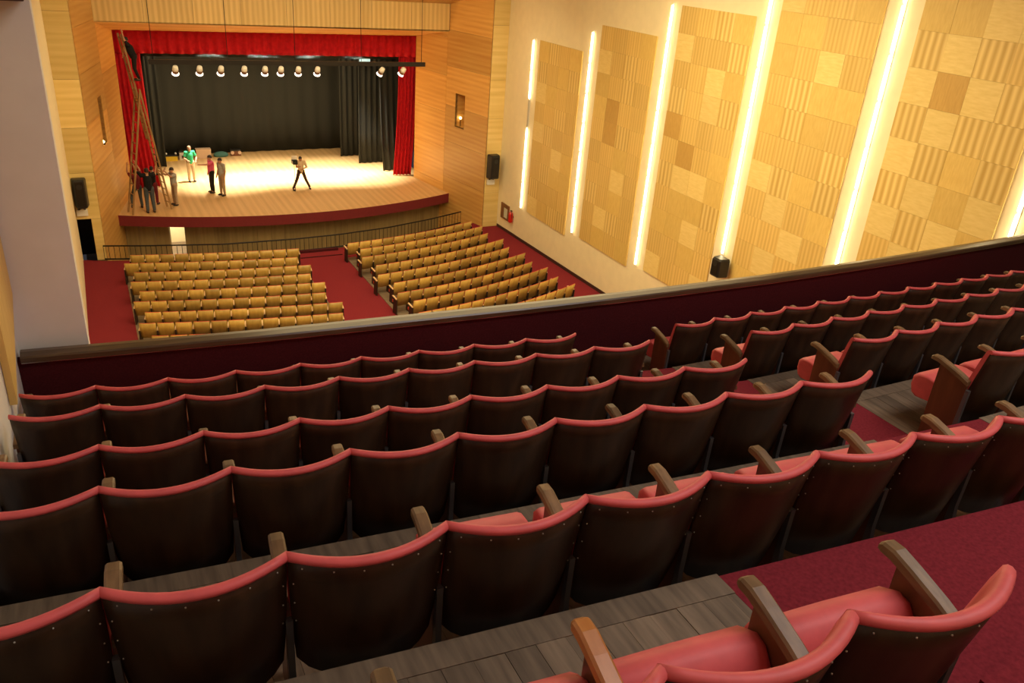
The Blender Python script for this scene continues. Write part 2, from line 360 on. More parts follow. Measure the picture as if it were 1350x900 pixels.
# ------------------------------------------------------------------ curtains
def drape(name, label, cat, mat, path, z0, z1, pleat, amp, group=None, flare=0, zb=None):
    """pleated cloth hung along a plan path, given thickness"""
    P = [Vector((x, y, 0)) for x, y in path]
    Ls = [0]
    for a, b in zip(P, P[1:]): Ls.append(Ls[-1] + (b - a).length)
    n = max(12, int(Ls[-1] / pleat * 8)); rows = 5; rr = random.Random(len(path) * 7 + int(Ls[-1] * 100)); cols = []
    ph = 0
    for i in range(n + 1):
        s = Ls[-1] * i / n; k = max(j for j in range(len(P) - 1) if Ls[j] <= s + 1e-9); t = (s - Ls[k]) / (Ls[k + 1] - Ls[k])
        u = (P[k + 1] - P[k]).normalized(); nn = Vector((u.y, -u.x, 0)); c = P[k].lerp(P[k + 1], t)
        ph += 2 * PI / 8 * rr.uniform(.8, 1.2); a = amp * math.sin(ph)
        cols.append((c, nn, a, u))
    front = []; back = []
    for r in range(rows + 1):
        f = r / rows; z = z1 + (z0 - z1) * f
        for c, nn, a, u in cols:
            zz = z
            p = c + nn * (a * (.6 + .4 * f)) + u * 0 + Vector((0, 0, zz)); 
            if flare: p.x += flare * f ** 2.5
            front.append(p); back.append(p - nn * .012)
    m = n + 1; fs = []; o = len(front)
    for r in range(rows):
        for i in range(n):
            fs.append((r * m + i, r * m + i + 1, (r + 1) * m + i + 1, (r + 1) * m + i)); fs.append((o + r * m + i, o + (r + 1) * m + i, o + (r + 1) * m + i + 1, o + r * m + i + 1))
        fs.append((r * m, (r + 1) * m, o + (r + 1) * m, o + r * m)); fs.append((r * m + n, o + r * m + n, o + (r + 1) * m + n, (r + 1) * m + n))
    for i in range(n):
        fs.append((i, o + i, o + i + 1, i + 1)); q = rows * m
        fs.append((q + i, q + i + 1, o + q + i + 1, o + q + i))
    mb = MB(); mb.add(front + back, fs, True)
    return tag(mb.build(name, mat, None, (0, 0, H)), label, cat, group)
drape('stage_valance', 'red pleated velvet valance hanging across the top of the stage opening', 'curtain', M['red_velvet'], [(1.24, 42.40), (15.97, 42.40)], -5.5, -4.22, .42, .07)
drape('stage_curtain', 'red velvet curtain gathered at the right edge of the stage', 'curtain', M['red_velvet'], [(15.06, 42.72), (16.07, 42.62)], -11.81, -4.43, .2, .07, flare=-.28)
drape('stage_curtain', 'red velvet curtain gathered at the left edge of the stage behind the ladder', 'curtain', M['red_velvet'], [(1.29, 42.62), (2.11, 42.72), (2.58, 42.87)], -11.81, -4.43, .2, .07, flare=.25)
drape('backdrop_curtain', 'wide black cloth backdrop closing the rear of the stage', 'curtain', M['grey_cloth'], [(2.47, 48.0), (3.7, 48.75), (5.36, 49.25), (9.3, 49.45), (14.8, 49.55)], -11.82, -3.3, .9, .05)
drape('border_curtain', 'black cloth border hanging behind the red valance', 'curtain', M['black_cloth'], [(1, 43.5), (16.5, 43.5)], -5.77, -3.3, .8, .04)
for i, (x0, x1, y, lab) in enumerate(((13.13, 14.3, 47.4, 'rearmost black wing curtain on the right side of the stage'), (13.7, 15.2, 45.6, 'middle black wing curtain on the right side of the stage'),
                               (14.27, 15.76, 43.65, 'front black wing curtain next to the red curtain, stage right edge'))):
    drape('wing_curtain', lab, 'curtain', M['grey_cloth'], [(x0, y), (x1, y + .15)], -11.81, -3.3, .33, .06, 'black wing curtains', flare=(0, 0, .25)[i])
for i, (x0, x1, y, lab) in enumerate(((1.75, 3.45, 46.55, 'rear black wing curtain on the left side of the stage'), (1.34, 2.83, 44.3, 'front black wing curtain on the left side of the stage behind the ladder'))):
    drape('wing_curtain', lab, 'curtain', M['grey_cloth'], [(x0, y), (x1, y + .1)], -11.81, -3.3, .33, .06, 'black wing curtains')
t_ = thing('work_light', 'small pale blue light panel high among the black wing curtains', 'light', (14.03, 45.35, H - 5.92))
MB().box(-.30, .30, -.02, .02, -.26, .26).build('pane', M['blue_glass'], t_); MB().box(-.34, .34, .02, .08, -.3, .3).build('housing', M['black_metal'], t_)

# ------------------------------------------------------------------ right wall: panels of veneer tiles and light strips
GRID5 = ['ddpd', 'ddpp', 'wpwf', 'pDpw', 'wpww', 'pwdw', 'wpdp', 'pwpd', 'fpwp', 'pfpf', 'wpdp', 'pwpw', 'pdpw', 'fpfd', 'pwpd']
def acoustic(idx, y0, y1, z0, z1, label, rows_given=None):
    p = thing('acoustic_panel', label, 'wall panel', (XR, (y0 + y1) / 2, (z0 + z1) / 2 + H), 0, 'wood veneer panels on the right wall')
    MB().box(-.03, -.002, -(y1 - y0) / 2 + .02, (y1 - y0) / 2 - .02, -(z1 - z0) / 2 + .02, (z1 - z0) / 2 - .02).build('backing', M['tile_dull'], p)
    nr = round((z1 - z0) / .83); th = (z1 - z0) / nr; tw = (y1 - y0) / 4
    key = {}
    def tm(k):
        if k not in key:
            key[k] = MB().box(-.025, 0, -tw / 2 + .002, tw / 2 - .002, -th / 2 + .002, th / 2 - .002).mesh('tile', M[{'p': 'tile_plain', 'd': 'tile_dull', 'D': 'tile_dark', 'w': 'tile_wide', 'f': 'tile_fine'}[k]])
        return key[k]
    rr = random.Random(idx * 31 + 4)
    for r in range(nr):
        for c in range(4):
            if rows_given: k = rows_given[r][c]
            else: k = rr.choices('fdwpD', (52, 22, 12, 10, 4))[0]
            put('tile', tm(k), p, (-.03 - rr.uniform(0, .006), (y1 - y0) / 2 - (c + .5) * tw, (z1 - z0) / 2 - (r + .5) * th))
    return p
acoustic(1, 28.95, 32.5, -11.07, -3.45, 'shortest tiled wood panel on the right wall, nearest the stage')
acoustic(2, 24.2, 27.73, -10.76, -2.35, 'tiled wood panel on the right wall, second from the stage')
acoustic(3, 19.57, 23.08, -10.49, -1.27, 'tiled wood panel on the right wall, third from the stage')
acoustic(4, 15.1, 18.6, -10.2, -.2, 'tiled wood panel on the right wall behind the lone black speaker')
acoustic(5, 10.65, 14.02, -9.34, .62, 'large checkered pale and striped wood panel at the right edge of the view', GRID5)
STR = [(33.1, [(-3.5, -5.92), (-7.0, -11.08)], -11.1), (28.35, [(-2.65, -10.76)], 0), (23.6, [(-1.28, -10.48)], 0), (19.08, [(-.3, -8.45)], 0), (14.6, [(.6, -9.6)], 0), (10.28, [(1.6, -9.2)], 0)]
SLAB = ['nearest the stage, with an unlit gap', 'second from the stage', 'third from the stage', 'ending just above the black wall speaker', 'fifth from the stage', 'at the far right edge']
for i, (y, segs, _) in enumerate(STR):
    zt, zb = segs[0][0], segs[-1][1]
    t_ = thing('light_strip', 'glowing vertical strip of tubes on the right wall, ' + SLAB[i], 'light', (XR, y, (zt + zb) / 2 + H), 0, 'light strips on the right wall')
    zc_ = (zt + zb) / 2
    MB().box(-.02, -.001, -.045, .045, zb - zc_ - .05, zt - zc_ + .05).build('channel', M['white'], t_)
    nt = max(1, round((zt - zb) / 1.17)); ln = (zt - zb) / nt
    me_on = MB().tube([(0, 0, -ln / 2 + .02), (0, 0, -ln / 2 + .05), (0, 0, ln / 2 - .05), (0, 0, ln / 2 - .02)], [.012, .033, .033, .012], 8).mesh('tube', M['tube_on'])
    me_off = me_on.copy(); me_off.materials[0] = M['tube_off']
    for k in range(nt):
        z = zt - (k + .5) * ln; lit = any(b - .1 <= z <= a + .1 for a, b in segs)
        o = put('tube', me_on if lit else me_off, t_, (-.062, 0, z - zc_))
        if not lit: o['label'] = 'unlit tube'

# ------------------------------------------------------------------ wall fittings
def speaker(label, loc, rz, sz, bracket=True):
    wx, dy, hz = sz
    t = thing('loudspeaker', label, 'speaker', loc, rz, 'black wall loudspeakers')
    r = .05
    prof = [(-wx / 2, 0), (-wx / 2 + .06, -dy + .05), (-wx / 2 + .1, -dy), (wx / 2 - .1, -dy), (wx / 2 - .06, -dy + .05), (wx / 2, 0)]
    mb = MB(); mb.loft([[(x * k, y * k, z) for x, y in prof] for k, z in ((.9, -hz / 2), (1, -hz / 2 + .04), (1, hz / 2 - .06), (.88, hz / 2))], sm=False)
    mb.build('cabinet', M['black'], t)
    g = MB().box(-wx / 2 + .11, wx / 2 - .11, -dy - .012, -dy + .01, -hz / 2 + .08, hz / 2 - .1).build('grille', M['black_metal'], t)
    MB().lathe([(.05, -.01), (.11, .0)], 12, Matrix.Translation((0, -dy - .016, hz * .25)) @ Matrix.Rotation(PI / 2, 4, 'X')).build('horn', M['black'], g)
    MB().box(-.06, .06, -.02, .19, -.12, .12).box(-.03, .03, 0, .19, -hz / 2 - .05, -hz / 2 + .1).build('bracket', M['black_metal'], t)
    return t
speaker('black loudspeaker on the left stage pillar above the dark doorway', (-.66, 35.43, H - 9.84), 0, (.52, .38, 1.15))
speaker('black loudspeaker on the right stage pillar', (17.32, 35.43, H - 9.6), .12, (.58, .38, 1.16))
speaker('black loudspeaker on the right wall under the fourth light strip', (17.66, 18.72, H - 8.72), PI / 2 + PI, (.52, .36, .62))
def eml(label, loc, rz):
    t = thing('emergency_light', label, 'emergency light', loc, rz, 'white emergency lights')
    MB().box(-.2, .2, -.10, .0, -.13, .13).build('housing', M['white'], t)
    for s in (-1, 1): MB().lathe([(.03, 0), (.06, .07)], 10, Matrix.Translation((s * .1, -.05, .13)) @ Matrix.Rotation(PI * .3, 4, 'X')).build('lamp_head', M['silver'], t)
eml('white emergency light under the left pillar loudspeaker', (-.70, 35.62, H - 10.72), 0)
eml('white emergency light under the right pillar loudspeaker', (17.38, 35.62, H - 10.44), 0)
eml('white emergency light under the loudspeaker on the right wall', (17.88, 19.05, H - 9.02), -PI / 2)
t_ = thing('notice_board', 'small brown framed notice board on the right wall near the stage corner', 'notice board', (XR, 34.75, H - 11.75), -PI / 2)
MB().box(-.42, .42, -.06, 0, -.38, .38).build('frame', M['side_wood'], t_); MB().box(-.06, .3, -.065, -.055, -.28, .2).build('paper', M['paper'], t_)
t_ = thing('fire_extinguisher', 'red fire extinguisher hung on the right wall beside the notice board', 'fire extinguisher', (XR - .13, 33.92, H - 11.75), -PI / 2)
MB().lathe([(.09, -.28), (.115, -.25), (.115, .12), (.09, .2), (.035, .25), (.03, .3)], 14).build('cylinder', M['red_paint'], t_)
MB().box(-.02, .12, -.02, .02, .3, .33).box(-.03, .03, -.03, .03, .27, .32).build('valve', M['black'], t_)
MB().tube([(.05, -.02, .3), (.16, -.04, .2), (.17, -.04, -.05)], .015).build('hose', M['black'], t_)
MB().box(-.05, .05, .07, .13, -.06, .02).build('hook', M['black_metal'], t_)

# ------------------------------------------------------------------ lighting bar with ten lamps
t_ = thing('lighting_bar', 'long dark lighting bar hung on cables in front of the stage', 'lighting bar', (8.18, 36, H - 4.98))
MB().box(-5.76, 5.76, -.05, .05, -.09, .09).build('beam', M['black_metal'], t_)
for x in (2.61, 5.41, 8.13, 10.98, 13.76): MB().tube([(x - 8.18, 0, .08), (x - 8.18, 0, 2.95)], .013, 5).build('cable', M['black_metal'], t_)
for i, x in enumerate((3.38, 4.29, 5.11, 6.03, 6.86, 7.51, 8.24, 9.05, 11.88, 12.87)):
    side = 'leftmost' if i == 0 else ('rightmost' if i == 9 else ORD[i] + ' from the left')
    l = thing('stage_lamp', 'shiny round stage lamp clamped under the lighting bar, ' + side, 'stage lamp', (x, 36, H - 5.06), RND.uniform(-.1, .1) + (.45 if i > 7 else 0), 'stage lamps on the lighting bar'); l.scale = (.88, .88, .88)
    Mx = Matrix.Translation((0, 0, -.27)) @ Matrix.Rotation(math.radians(38), 4, 'X')   # open end tips down towards the hall
    MB().lathe([(.05, .24), (.11, .22), (.13, .08), (.135, .02)], 16, Mx).build('lamp_body', M['white'], l)
    MB().lathe([(.135, .02), (.13, -.06), (.135, -.12)], 16, Mx).build('lamp_band', M['lamp_band'], l)
    MB().lathe([(.135, -.12), (.165, -.2), (.155, -.205), (.1, -.15)], 16, Mx).build('lamp_rim', M['bulb'], l)
    MB().lathe([(.15, -.195), (.06, -.215)], 16, Mx).build('lens', M['bulb'], l)
    MB().tube([(-.165, 0, -.27), (-.165, 0, -.02), (.165, 0, -.02), (.165, 0, -.27)], .012, 5, False).build('yoke', M['black_metal'], l)
    MB().box(-.03, .03, -.06, .06, -.03, .02).build('clamp', M['black_metal'], l)

# ------------------------------------------------------------------ pit railing
t_ = thing('pit_railing', 'curved black metal railing between the stalls and the stage', 'railing', (8, 34.3, fz(34.3) + H))
import bisect
seg = [0]
for a, b in zip(RAIL, RAIL[1:]): seg.append(seg[-1] + math.hypot(b[0] - a[0], b[1] - a[1]))
def railp(s):
    k = min(max(bisect.bisect_right(seg, s) - 1, 0), len(RAIL) - 2); t = (s - seg[k]) / (seg[k + 1] - seg[k])
    a, b = RAIL[k], RAIL[k + 1]; return (a[0] + (b[0] - a[0]) * t - 8, a[1] + (b[1] - a[1]) * t - 34.3 - .05)
N = 60; pts = [railp(seg[-1] * k / N) for k in range(N + 1)]
MB().tube([(x, y, .64) for x, y in pts], .03, 6).build('top_rail', M['black_metal'], t_)
MB().tube([(x, y, .07) for x, y in pts], .035, 6).build('bottom_rail', M['black_metal'], t_)
bal = MB().tube([(0, 0, .05), (0, 0, .64)], .011, 5).mesh('baluster', M['black_metal'])
nb = int(seg[-1] / .2)
for k in range(nb + 1):
    x, y = railp(seg[-1] * k / nb); put('baluster', bal, t_, (x, y, 0))

# ------------------------------------------------------------------ things lying at the back of the stage
def case(name, label, cat, loc, sx, sy, sz, mat, mat2):
    t = thing(name, label, cat, loc)
    MB().box(-sx / 2, sx / 2, -sy / 2, sy / 2, 0, sz * .8).build('body', mat, t)
    MB().box(-sx / 2 - .01, sx / 2 + .01, -sy / 2 - .01, sy / 2 + .01, sz * .8, sz).build('lid', mat2, t)
    return t
M['yellow'] = plain('yellow plastic', (.75, .52, .03), .5); M['beige'] = plain('beige card', (.62, .45, .33), .7); M['teal'] = plain('teal cloth', (.05, .16, .15), .8); M['pale'] = plain('pale grey', (.6, .57, .55), .5)
SZ = H - 11.85
t_ = case('tool_box', 'yellow box on the stage floor against the backdrop, leftmost', 'box', (3.83, 48.1, SZ), .62, .4, .32, M['yellow'], M['black'])
for s in (-1, 1): MB().sphere((s * .24, -.05, .38), .06).build('knob', M['white'], t_)
t_ = case('equipment_case', 'pale equipment case on the stage floor behind the person in green', 'case', (4.58, 48.3, SZ), .62, .42, .52, M['pale'], M['black_metal'])
MB().box(-.2, .25, -.235, -.22, .1, .25).build('panel', M['black'], t_)
case('carton', 'upright beige carton on the stage floor near the backdrop', 'box', (5.56, 48.4, SZ), .78, .4, .52, M['beige'], M['beige'])
t_ = thing('cloth_bundle', 'low teal cloth bundle on the stage floor by the backdrop', 'bundle', (6.52, 48.56, SZ))
MB().sphere((0, 0, .10), .42, 14, 7, (1, .6, .45)).build('cloth', M['teal'], t_)
t_ = case('floor_lamp_box', 'small dark twin-lamp box on the stage floor at the right of the bundle', 'box', (7.35, 48.7, SZ), .55, .35, .35, M['side_wood'], M['black'])
for s in (-1, 1): MB().lathe([(.08, 0), (.1, .04)], 10, Matrix.Translation((s * .2, -.18, .2)) @ Matrix.Rotation(PI / 2, 4, 'X')).build('lens', M['beige'], t_)
t_ = thing('light_stand', 'slim pale tripod stand on the stage behind the ladder', 'stand', (2.42, 41.6, SZ))
MB().tube([(0, 0, 0), (0, 0, 1.2)], .03).build('pole', M['white'], t_)
for k in range(3): MB().tube([(0, 0, .5), (.35 * math.cos(k * 2.1 + .4), .35 * math.sin(k * 2.1 + .4), .02)], .02).build('leg', M['white'], t_)

# ------------------------------------------------------------------ ladder (wood extension ladder on an A-frame)
t_ = thing('extension_ladder', 'tall wooden extension ladder on an A-frame at the left of the stage', 'ladder', (2.81, 39.22, SZ), .3)
dz = 7.57; top = Vector((-1.12, 0, dz)); apex = Vector((-.77, 0, 5.28)); lb = Vector((-1.74, 0, 0))
def rail(a, b, y, name, parent, r=.035):
    d = (b - a); n_ = Vector((d.z, 0, -d.x)).normalized(); mb = MB()
    P = lambda p, s, q: p + n_ * s * .036 + Vector((0, y + q * .02, 0))
    mb.hexa([P(a, -1, -1), P(a, 1, -1), P(a, 1, 1), P(a, -1, 1), P(b, -1, -1), P(b, 1, -1), P(b, 1, 1), P(b, -1, 1)]); return mb.build(name, M['ladder_wood'], parent)
for y in (-.24, .24): rail(Vector((0, 0, 0)), apex * 1.02, y, 'rail', t_)
for y in (-.18, .18): rail(apex * .6 + Vector((-.11, 0, 0)), top + Vector((-.11, 0, 0)), y, 'extension_rail', t_)
for y in (-.26, .26): rail(lb, apex + Vector((0, 0, .05)), y, 'support_rail', t_)
for k in range(1, 17): p = apex * (k / 17.); MB().tube([(p.x, -.24, p.z), (p.x, .24, p.z)], .02).build('rung', M['ladder_wood'], t_)
for k in range(0, 13): p = apex * .6 + (top - apex * .6) * (k / 12.5) + Vector((-.11, 0, 0)); MB().tube([(p.x, -.18, p.z + .02), (p.x, .18, p.z + .02)], .02).build('rung', M['ladder_wood'], t_)
for k in range(1, 12): p = lb.lerp(apex, k / 12.); MB().tube([(p.x, -.26, p.z), (p.x, .26, p.z)], .02).build('rung', M['ladder_wood'], t_)

# ------------------------------------------------------------------ balcony
LV = [('E', 6.48, 6.01, -4.25), ('D', 5.43, 4.95, -3.85), ('C', 4.25, 3.91, -3.45), ('B', 3.25, 2.84, -3.05), ('A', 2.12, 1.77, -2.65), ('F', 1.02, .67, -2.237), ('G', -.06, -.4, -1.84), ('H', -1.1, -1.45, -1.44)]
def lline(i, x):
    l = LV[i]; sl = .083
    if x <= 4.2: return l[1] - sl * x
    yl = l[1] - sl * 4.2
    if x <= 5.2: return yl + (l[2] - yl) * (x - 4.2)
    return l[2]
def edge(i, x):  # front edge of level i platform (behind the seat backs of the row in front)
    return lline(i - 1, x) - .105 if i > 0 else paray(x) + .02
PARA = [(-.83, 7.36), (-.76, 7.34), (1.15, 7.15), (3.79, 6.98), (5.42, 6.91), (7.33, 6.87), (9.57, 6.91), (12.6, 7.05), (15, 7.28), (17.9, 7.6)]
def paray(x):
    for (a, ya), (b, yb) in zip(PARA, PARA[1:]):
        if x <= b: return ya + (yb - ya) * (x - a) / (b - a)
    return PARA[-1][1]
KX = [-.83, .8, 2.5, 4.2, 4.7, 5.2, 7.3, 9.5, 11.6, 14, 17.9]
def platform(i, x0, x1, mat, name, dz=0, y_back=None, thick=None):
    ks = [x0] + [k for k in KX if x0 < k < x1] + [x1]; z = LV[i][3] + dz; rings = []
    for x in ks:
        yf = edge(i, x); yb = edge(i + 1, x) - .05 if i + 1 < len(LV) else -3.2
        zb = z - (thick if thick else 1.0)
        rings.append([(x, yf, z), (x, yf, zb), (x, yb, zb), (x, yb, z)])
    return struct(name, MB().loft(rings, sm=False), mat)
AIS0, AIS1 = 4.2, 5.15
plats = {}
for i, l in enumerate(LV):
    if l[0] in 'EDCBA':
        plats[l[0] + 'L'] = platform(i, -.83, AIS0, M['plank'], 'floor_balcony_tier', -.02)
        platform(i, AIS0, AIS1, M['carpet'], 'floor_balcony_aisle')
        plats[l[0] + 'R'] = platform(i, AIS1, XR, M['plank'], 'floor_balcony_tier', -.02)
    elif l[0] == 'F':
        plats['FL'] = platform(i, -.83, 2.04, M['plank'], 'floor_balcony_tier', -.02)
        platform(i, 2.04, XR, M['carpet'], 'floor_balcony_cross_aisle')
    else: platform(i, -.83, XR, M['carpet'], 'floor_balcony_tier')
# carpet step in the lower right corner
struct('floor_balcony_step', MB().box(2.36, 3.6, .5, .96, -2.2, -2.04), M['carpet'])
# boards on the treads the photo shows
def planks(key, i, x0, x1, w_=.118):
    par = plats[key]; z = LV[i][3]; x = x0; rr = random.Random(i + int(x0 * 10))
    while x < x1 - .01:
        xe = min(x + w_, x1)
        yb0, yb1 = edge(i + 1, x), edge(i + 1, xe); yf0, yf1 = edge(i, x) - .105, edge(i, xe) - .105
        g = .0009; h = rr.uniform(-.002, .002)
        MB().hexa([(x + g, yb0, z - .02), (xe - g, yb1, z - .02), (xe - g, yf1, z - .02), (x + g, yf0, z - .02), (x + g, yb0, z + h), (xe - g, yb1, z + h), (xe - g, yf1, z + h), (x + g, yf0, z + h)]).build('plank', M['plank'], par)
        x = xe
    x = x0
    while x < x1 - .05:
        xe = min(x + rr.uniform(1.0, 1.6), x1)
        ks = [x] + [k for k in KX if x < k < xe] + [xe]
        MB().loft([[(q, edge(i, q) - .104, z - .02), (q, edge(i, q) - .104, z + .003), (q, edge(i, q) + .012, z + .003), (q, edge(i, q) + .012, z - .03)] for q in ks], sm=False).build('nosing_board', M['plank'], par)
        x = xe
planks('FL', 5, -.83, 2.04); planks('AL', 4, -.83, 4.2); planks('BR', 3, 5.15, 9.0); planks('CR', 2, 5.15, 9.0); planks('DR', 1, 5.15, 7.5)
planks('AR', 4, 5.15, 6.6)
# balcony slab soffit and front
rings = []
for x in KX:
    y = paray(x); rings.append([(x, y + .02, -3.5), (x, y + .10, -3.5), (x, y + .12, -5.2), (x, y + .02, -5.2)])
para = struct('wall_balcony_parapet', MB().loft(rings, sm=False), M['carpet_dark'])
struct('wall_balcony_underside', MB().box(-.83, XR, 3.5, 6.9, -5.4, -5.2), M['plaster'])
KP = [-.8 + k * (17.9 + .8) / 28 for k in range(29)]
t_ = thing('balcony_rail_cap', 'long curved brown wooden cap along the top of the balcony parapet', 'rail', (8, 6.9, H - 3.45))
prof = [(-.02, -.055), (-.02, -.012), (-.008, .002), (.07, .012), (.135, .004), (.15, -.012), (.15, -.055)]
MB().loft([[(x - 8, paray(x) - 6.9 + d, z) for d, z in prof] for x in KP], sm=False).build('cap', M['cap_wood'], t_)
MB().loft([[(x - 8, paray(x) - 6.9 + d, z) for d, z in ((.008, -.075), (.008, -.06), (.02, -.06), (.02, -.075))] for x in KP], sm=False).build('metal_strip', M['trim_metal'], t_)

# the wood panel and pale sliver on the left balcony wall
t_ = thing('acoustic_panel', 'tall narrow wood panel on the left balcony wall by the rail', 'wall panel', (-.826, 6.98, H), 0)
MB().add([(0, -.58, -3.40), (0, .57, -2.95), (0, .57, 4), (0, -.58, 4), (.05, -.58, -3.40), (.05, .57, -2.95), (.05, .57, 4), (.05, -.58, 4)],
         [(0, 1, 2, 3), (7, 6, 5, 4), (0, 4, 5, 1), (1, 5, 6, 2), (2, 6, 7, 3), (3, 7, 4, 0)]).build('veneer', M['tile_dull'], t_)

# ---- balcony seat meshes
SAG, LEAN, TOP = .095, .20, .85
def yb(u, z): return -SAG * (1 - u * u) + LEAN * (TOP - z)
def make_seat_meshes():
    m = {}; U = [-1 + 2 * k / 14 for k in range(15)]
    hw = lambda z: .268 - .016 * max(0, (TOP - z) / .5) ** 2
    mb = MB(); rings = []
    for u in U:
        zl = .23 + .06 * u ** 8
        col = [zl, .40, .6, .74, .842]
        r = [(u * hw(z), yb(u, z), z) for z in col] + [(u * hw(z), yb(u, z) + .012, z) for z in reversed(col)]
        rings.append(r)
    m['backrest'] = mb.loft(rings).mesh('backrest', M['chair_veneer'])
    mb = MB(); rings = []
    prof = [(-.003, .830), (-.005, .842), (.002, .852), (.016, .857), (.030, .854), (.040, .842), (.046, .78), (.050, .6), (.046, .46), (.014, .44), (.013, .830)]
    for k, u in enumerate(U):
        e = .9 if k in (0, len(U) - 1) else 1
        rings.append([(u * (hw(z) + .003), yb(u, z) + .013 + (d - .013) * (e if d > .013 else 1), z) for d, z in prof])
    m['back_pad'] = mb.loft(rings).mesh('back_pad', M['chair_red'])
    cp = [(.13, .33), (.12, .41), (.22, .435), (.42, .448), (.49, .438), (.52, .405), (.522, .34), (.50, .28), (.46, .26), (.2, .29)]
    def cush(xf):
        mb = MB(); cy, cz = .28, .35; rings = []
        for x, k in ((-.238, .86), (-.233, .96), (-.215, 1), (0, 1.01), (.215, 1), (.233, .96), (.238, .86)):
            rings.append([xf(Vector((x, cy + (y - cy) * (k if y > .3 else 1), cz + (z - cz) * k))) for y, z in cp])
        return mb.loft(rings)
    m['seat_cushion'] = cush(lambda p: p).mesh('seat_cushion', M['chair_red'])
    def fold(p):     # folded up about its hinge
        a = math.radians(58); y, z = p.y - .24, p.z - .40
        return Vector((p.x * 1.07, .13 + y * math.cos(a) - z * math.sin(a), (.315) + y * math.sin(a) + z * math.cos(a)))
    m['seat_folded'] = cush(fold).mesh('seat_cushion', M['chair_red'])
    ap = [(.075, .590), (.15, .615), (.26, .643), (.33, .658), (.375, .656), (.392, .642)]
    mb = MB(); rings = []
    for k, (y, z) in enumerate(ap):
        hwid = .028 if k < 4 else (.027 if k == 4 else .02); th = .036 if k < 4 else (.034 if k == 4 else .02)
        rings.append([(-hwid, y, z - th), (hwid, y, z - th), (hwid, y, z - .008), (hwid - .008, y, z), (-hwid + .008, y, z), (-hwid, y, z - .008)])
    m['armrest'] = mb.loft(rings, sm=False).mesh('armrest', M['arm_wood'])
    m['arm_orange'] = m['armrest'].copy(); m['arm_orange'].materials[0] = M['arm_orange']
    m['side_panel'] = MB().prism_x([(.10, 0), (.315, 0), (.315, .622), (.25, .606), (.15, .582), (.08, .56)], -.013, .013).mesh('side_panel', M['side_wood'])
    m['iron_leg'] = MB().prism_x([(.025, 0), (.07, 0), (.105, .35), (.085, .52), (.055, .52), (.06, .3)], -.012, .012).box(-.022, .022, 0, .10, 0, .015).mesh('iron_leg', M['iron'])
    mb = MB()
    for u in (-.85, -.5, -.15, .2, .55, .88):
        z = .806; mb.sphere((u * hw(z), yb(u, z) - .001, z), .0035, 5, 3)
    for s in (-1, 1):
        for z in (.72, .62, .52): mb.sphere((s * .95 * hw(z), yb(.95, z) - .001, z), .0035, 5, 3)
    m['tacks'] = mb.mesh('upholstery_tacks', M['tack'])
    return m
SM = make_seat_meshes()
AISLE = 'centre aisle'
def balcony_seat(loc, rz, sx, label, last_side, tipped, tacks, orange, group, folded=False):
    t = thing('theatre_chair', label, 'chair', loc, rz, group)
    t.scale = (sx, 1, 1); w_ = .27
    put('backrest', SM['backrest'], t); put('back_pad', SM['back_pad'], t)
    if not tipped: put('seat_cushion', SM['seat_folded' if folded else 'seat_cushion'], t)
    a = put('armrest', SM['arm_orange' if orange else 'armrest'], t, (-w_, 0, 0))
    if orange: a['label'] = 'orange varnished armrest'
    put('side_panel', SM['side_panel'], t, (-w_, 0, 0)); put('iron_leg', SM['iron_leg'], t, (-w_, 0, 0))
    if last_side:
        put('armrest', SM['armrest'], t, (w_, 0, 0)); put('side_panel', SM['side_panel'], t, (w_, 0, 0)); put('iron_leg', SM['iron_leg'], t, (w_, 0, 0))
    if tacks:
        o = put('upholstery_tacks', SM['tacks'], t); o['kind'] = 'stuff'
    return t
ROWN = {'E': 'front row by the parapet', 'D': 'second row from the parapet', 'C': 'third row from the parapet', 'B': 'fourth row from the parapet', 'A': 'fifth row from the parapet', 'F': 'nearest row at the bottom'}
ends = {'E': (-.775, 4.05, 9), 'D': (-.735, 4.13, 9), 'C': (-.73, 4.10, 9), 'B': (-.715, 4.13, 9), 'A': (-.70, 4.15, 9), 'F': (-.655, 2.03, 5)}
for i, l in enumerate(LV[:6]):
    x0, x1, n = ends[l[0]]; p = (x1 - x0) / n; ang = -math.atan(.083)
    for k in range(n):
        if l[0] == 'F' and k == 0: continue
        x = x0 + p * (k + .5); y = l[1] - .083 * x
        lab = 'dark red-rimmed seat, left balcony block, %s, %s' % (ROWN[l[0]], ('%s from the carpeted aisle' % ORD[n - 1 - k]) if k < n - 1 else 'beside the carpeted aisle')
        balcony_seat((x, y, l[3] + H), ang, p / math.cos(ang) / .54, lab, k == n - 1, l[0] == 'A' and k in (0, 1, 2), l[0] in 'AF', l[0] == 'F' and k == 3, 'red and brown seats in the left balcony block', l[0] == 'F')
for nme, i, x0, n, p in (('E', 0, 5.20, 12, .507), ('D', 1, 5.19, 10, .507), ('C', 2, 5.215, 6, .507), ('B', 3, 5.20, 4, .515)):
    l = LV[i]
    for k in range(n):
        x = x0 + p * (k + .5)
        lab = 'dark red-rimmed seat, right balcony block, %s, %s' % (ROWN[nme], ('%s from the carpeted aisle' % ORD[k]) if k else 'beside the carpeted aisle')
        balcony_seat((x, l[2], l[3] + H), 0, p / .54, lab, k == n - 1, False, False, False, 'red and brown seats in the right balcony block')

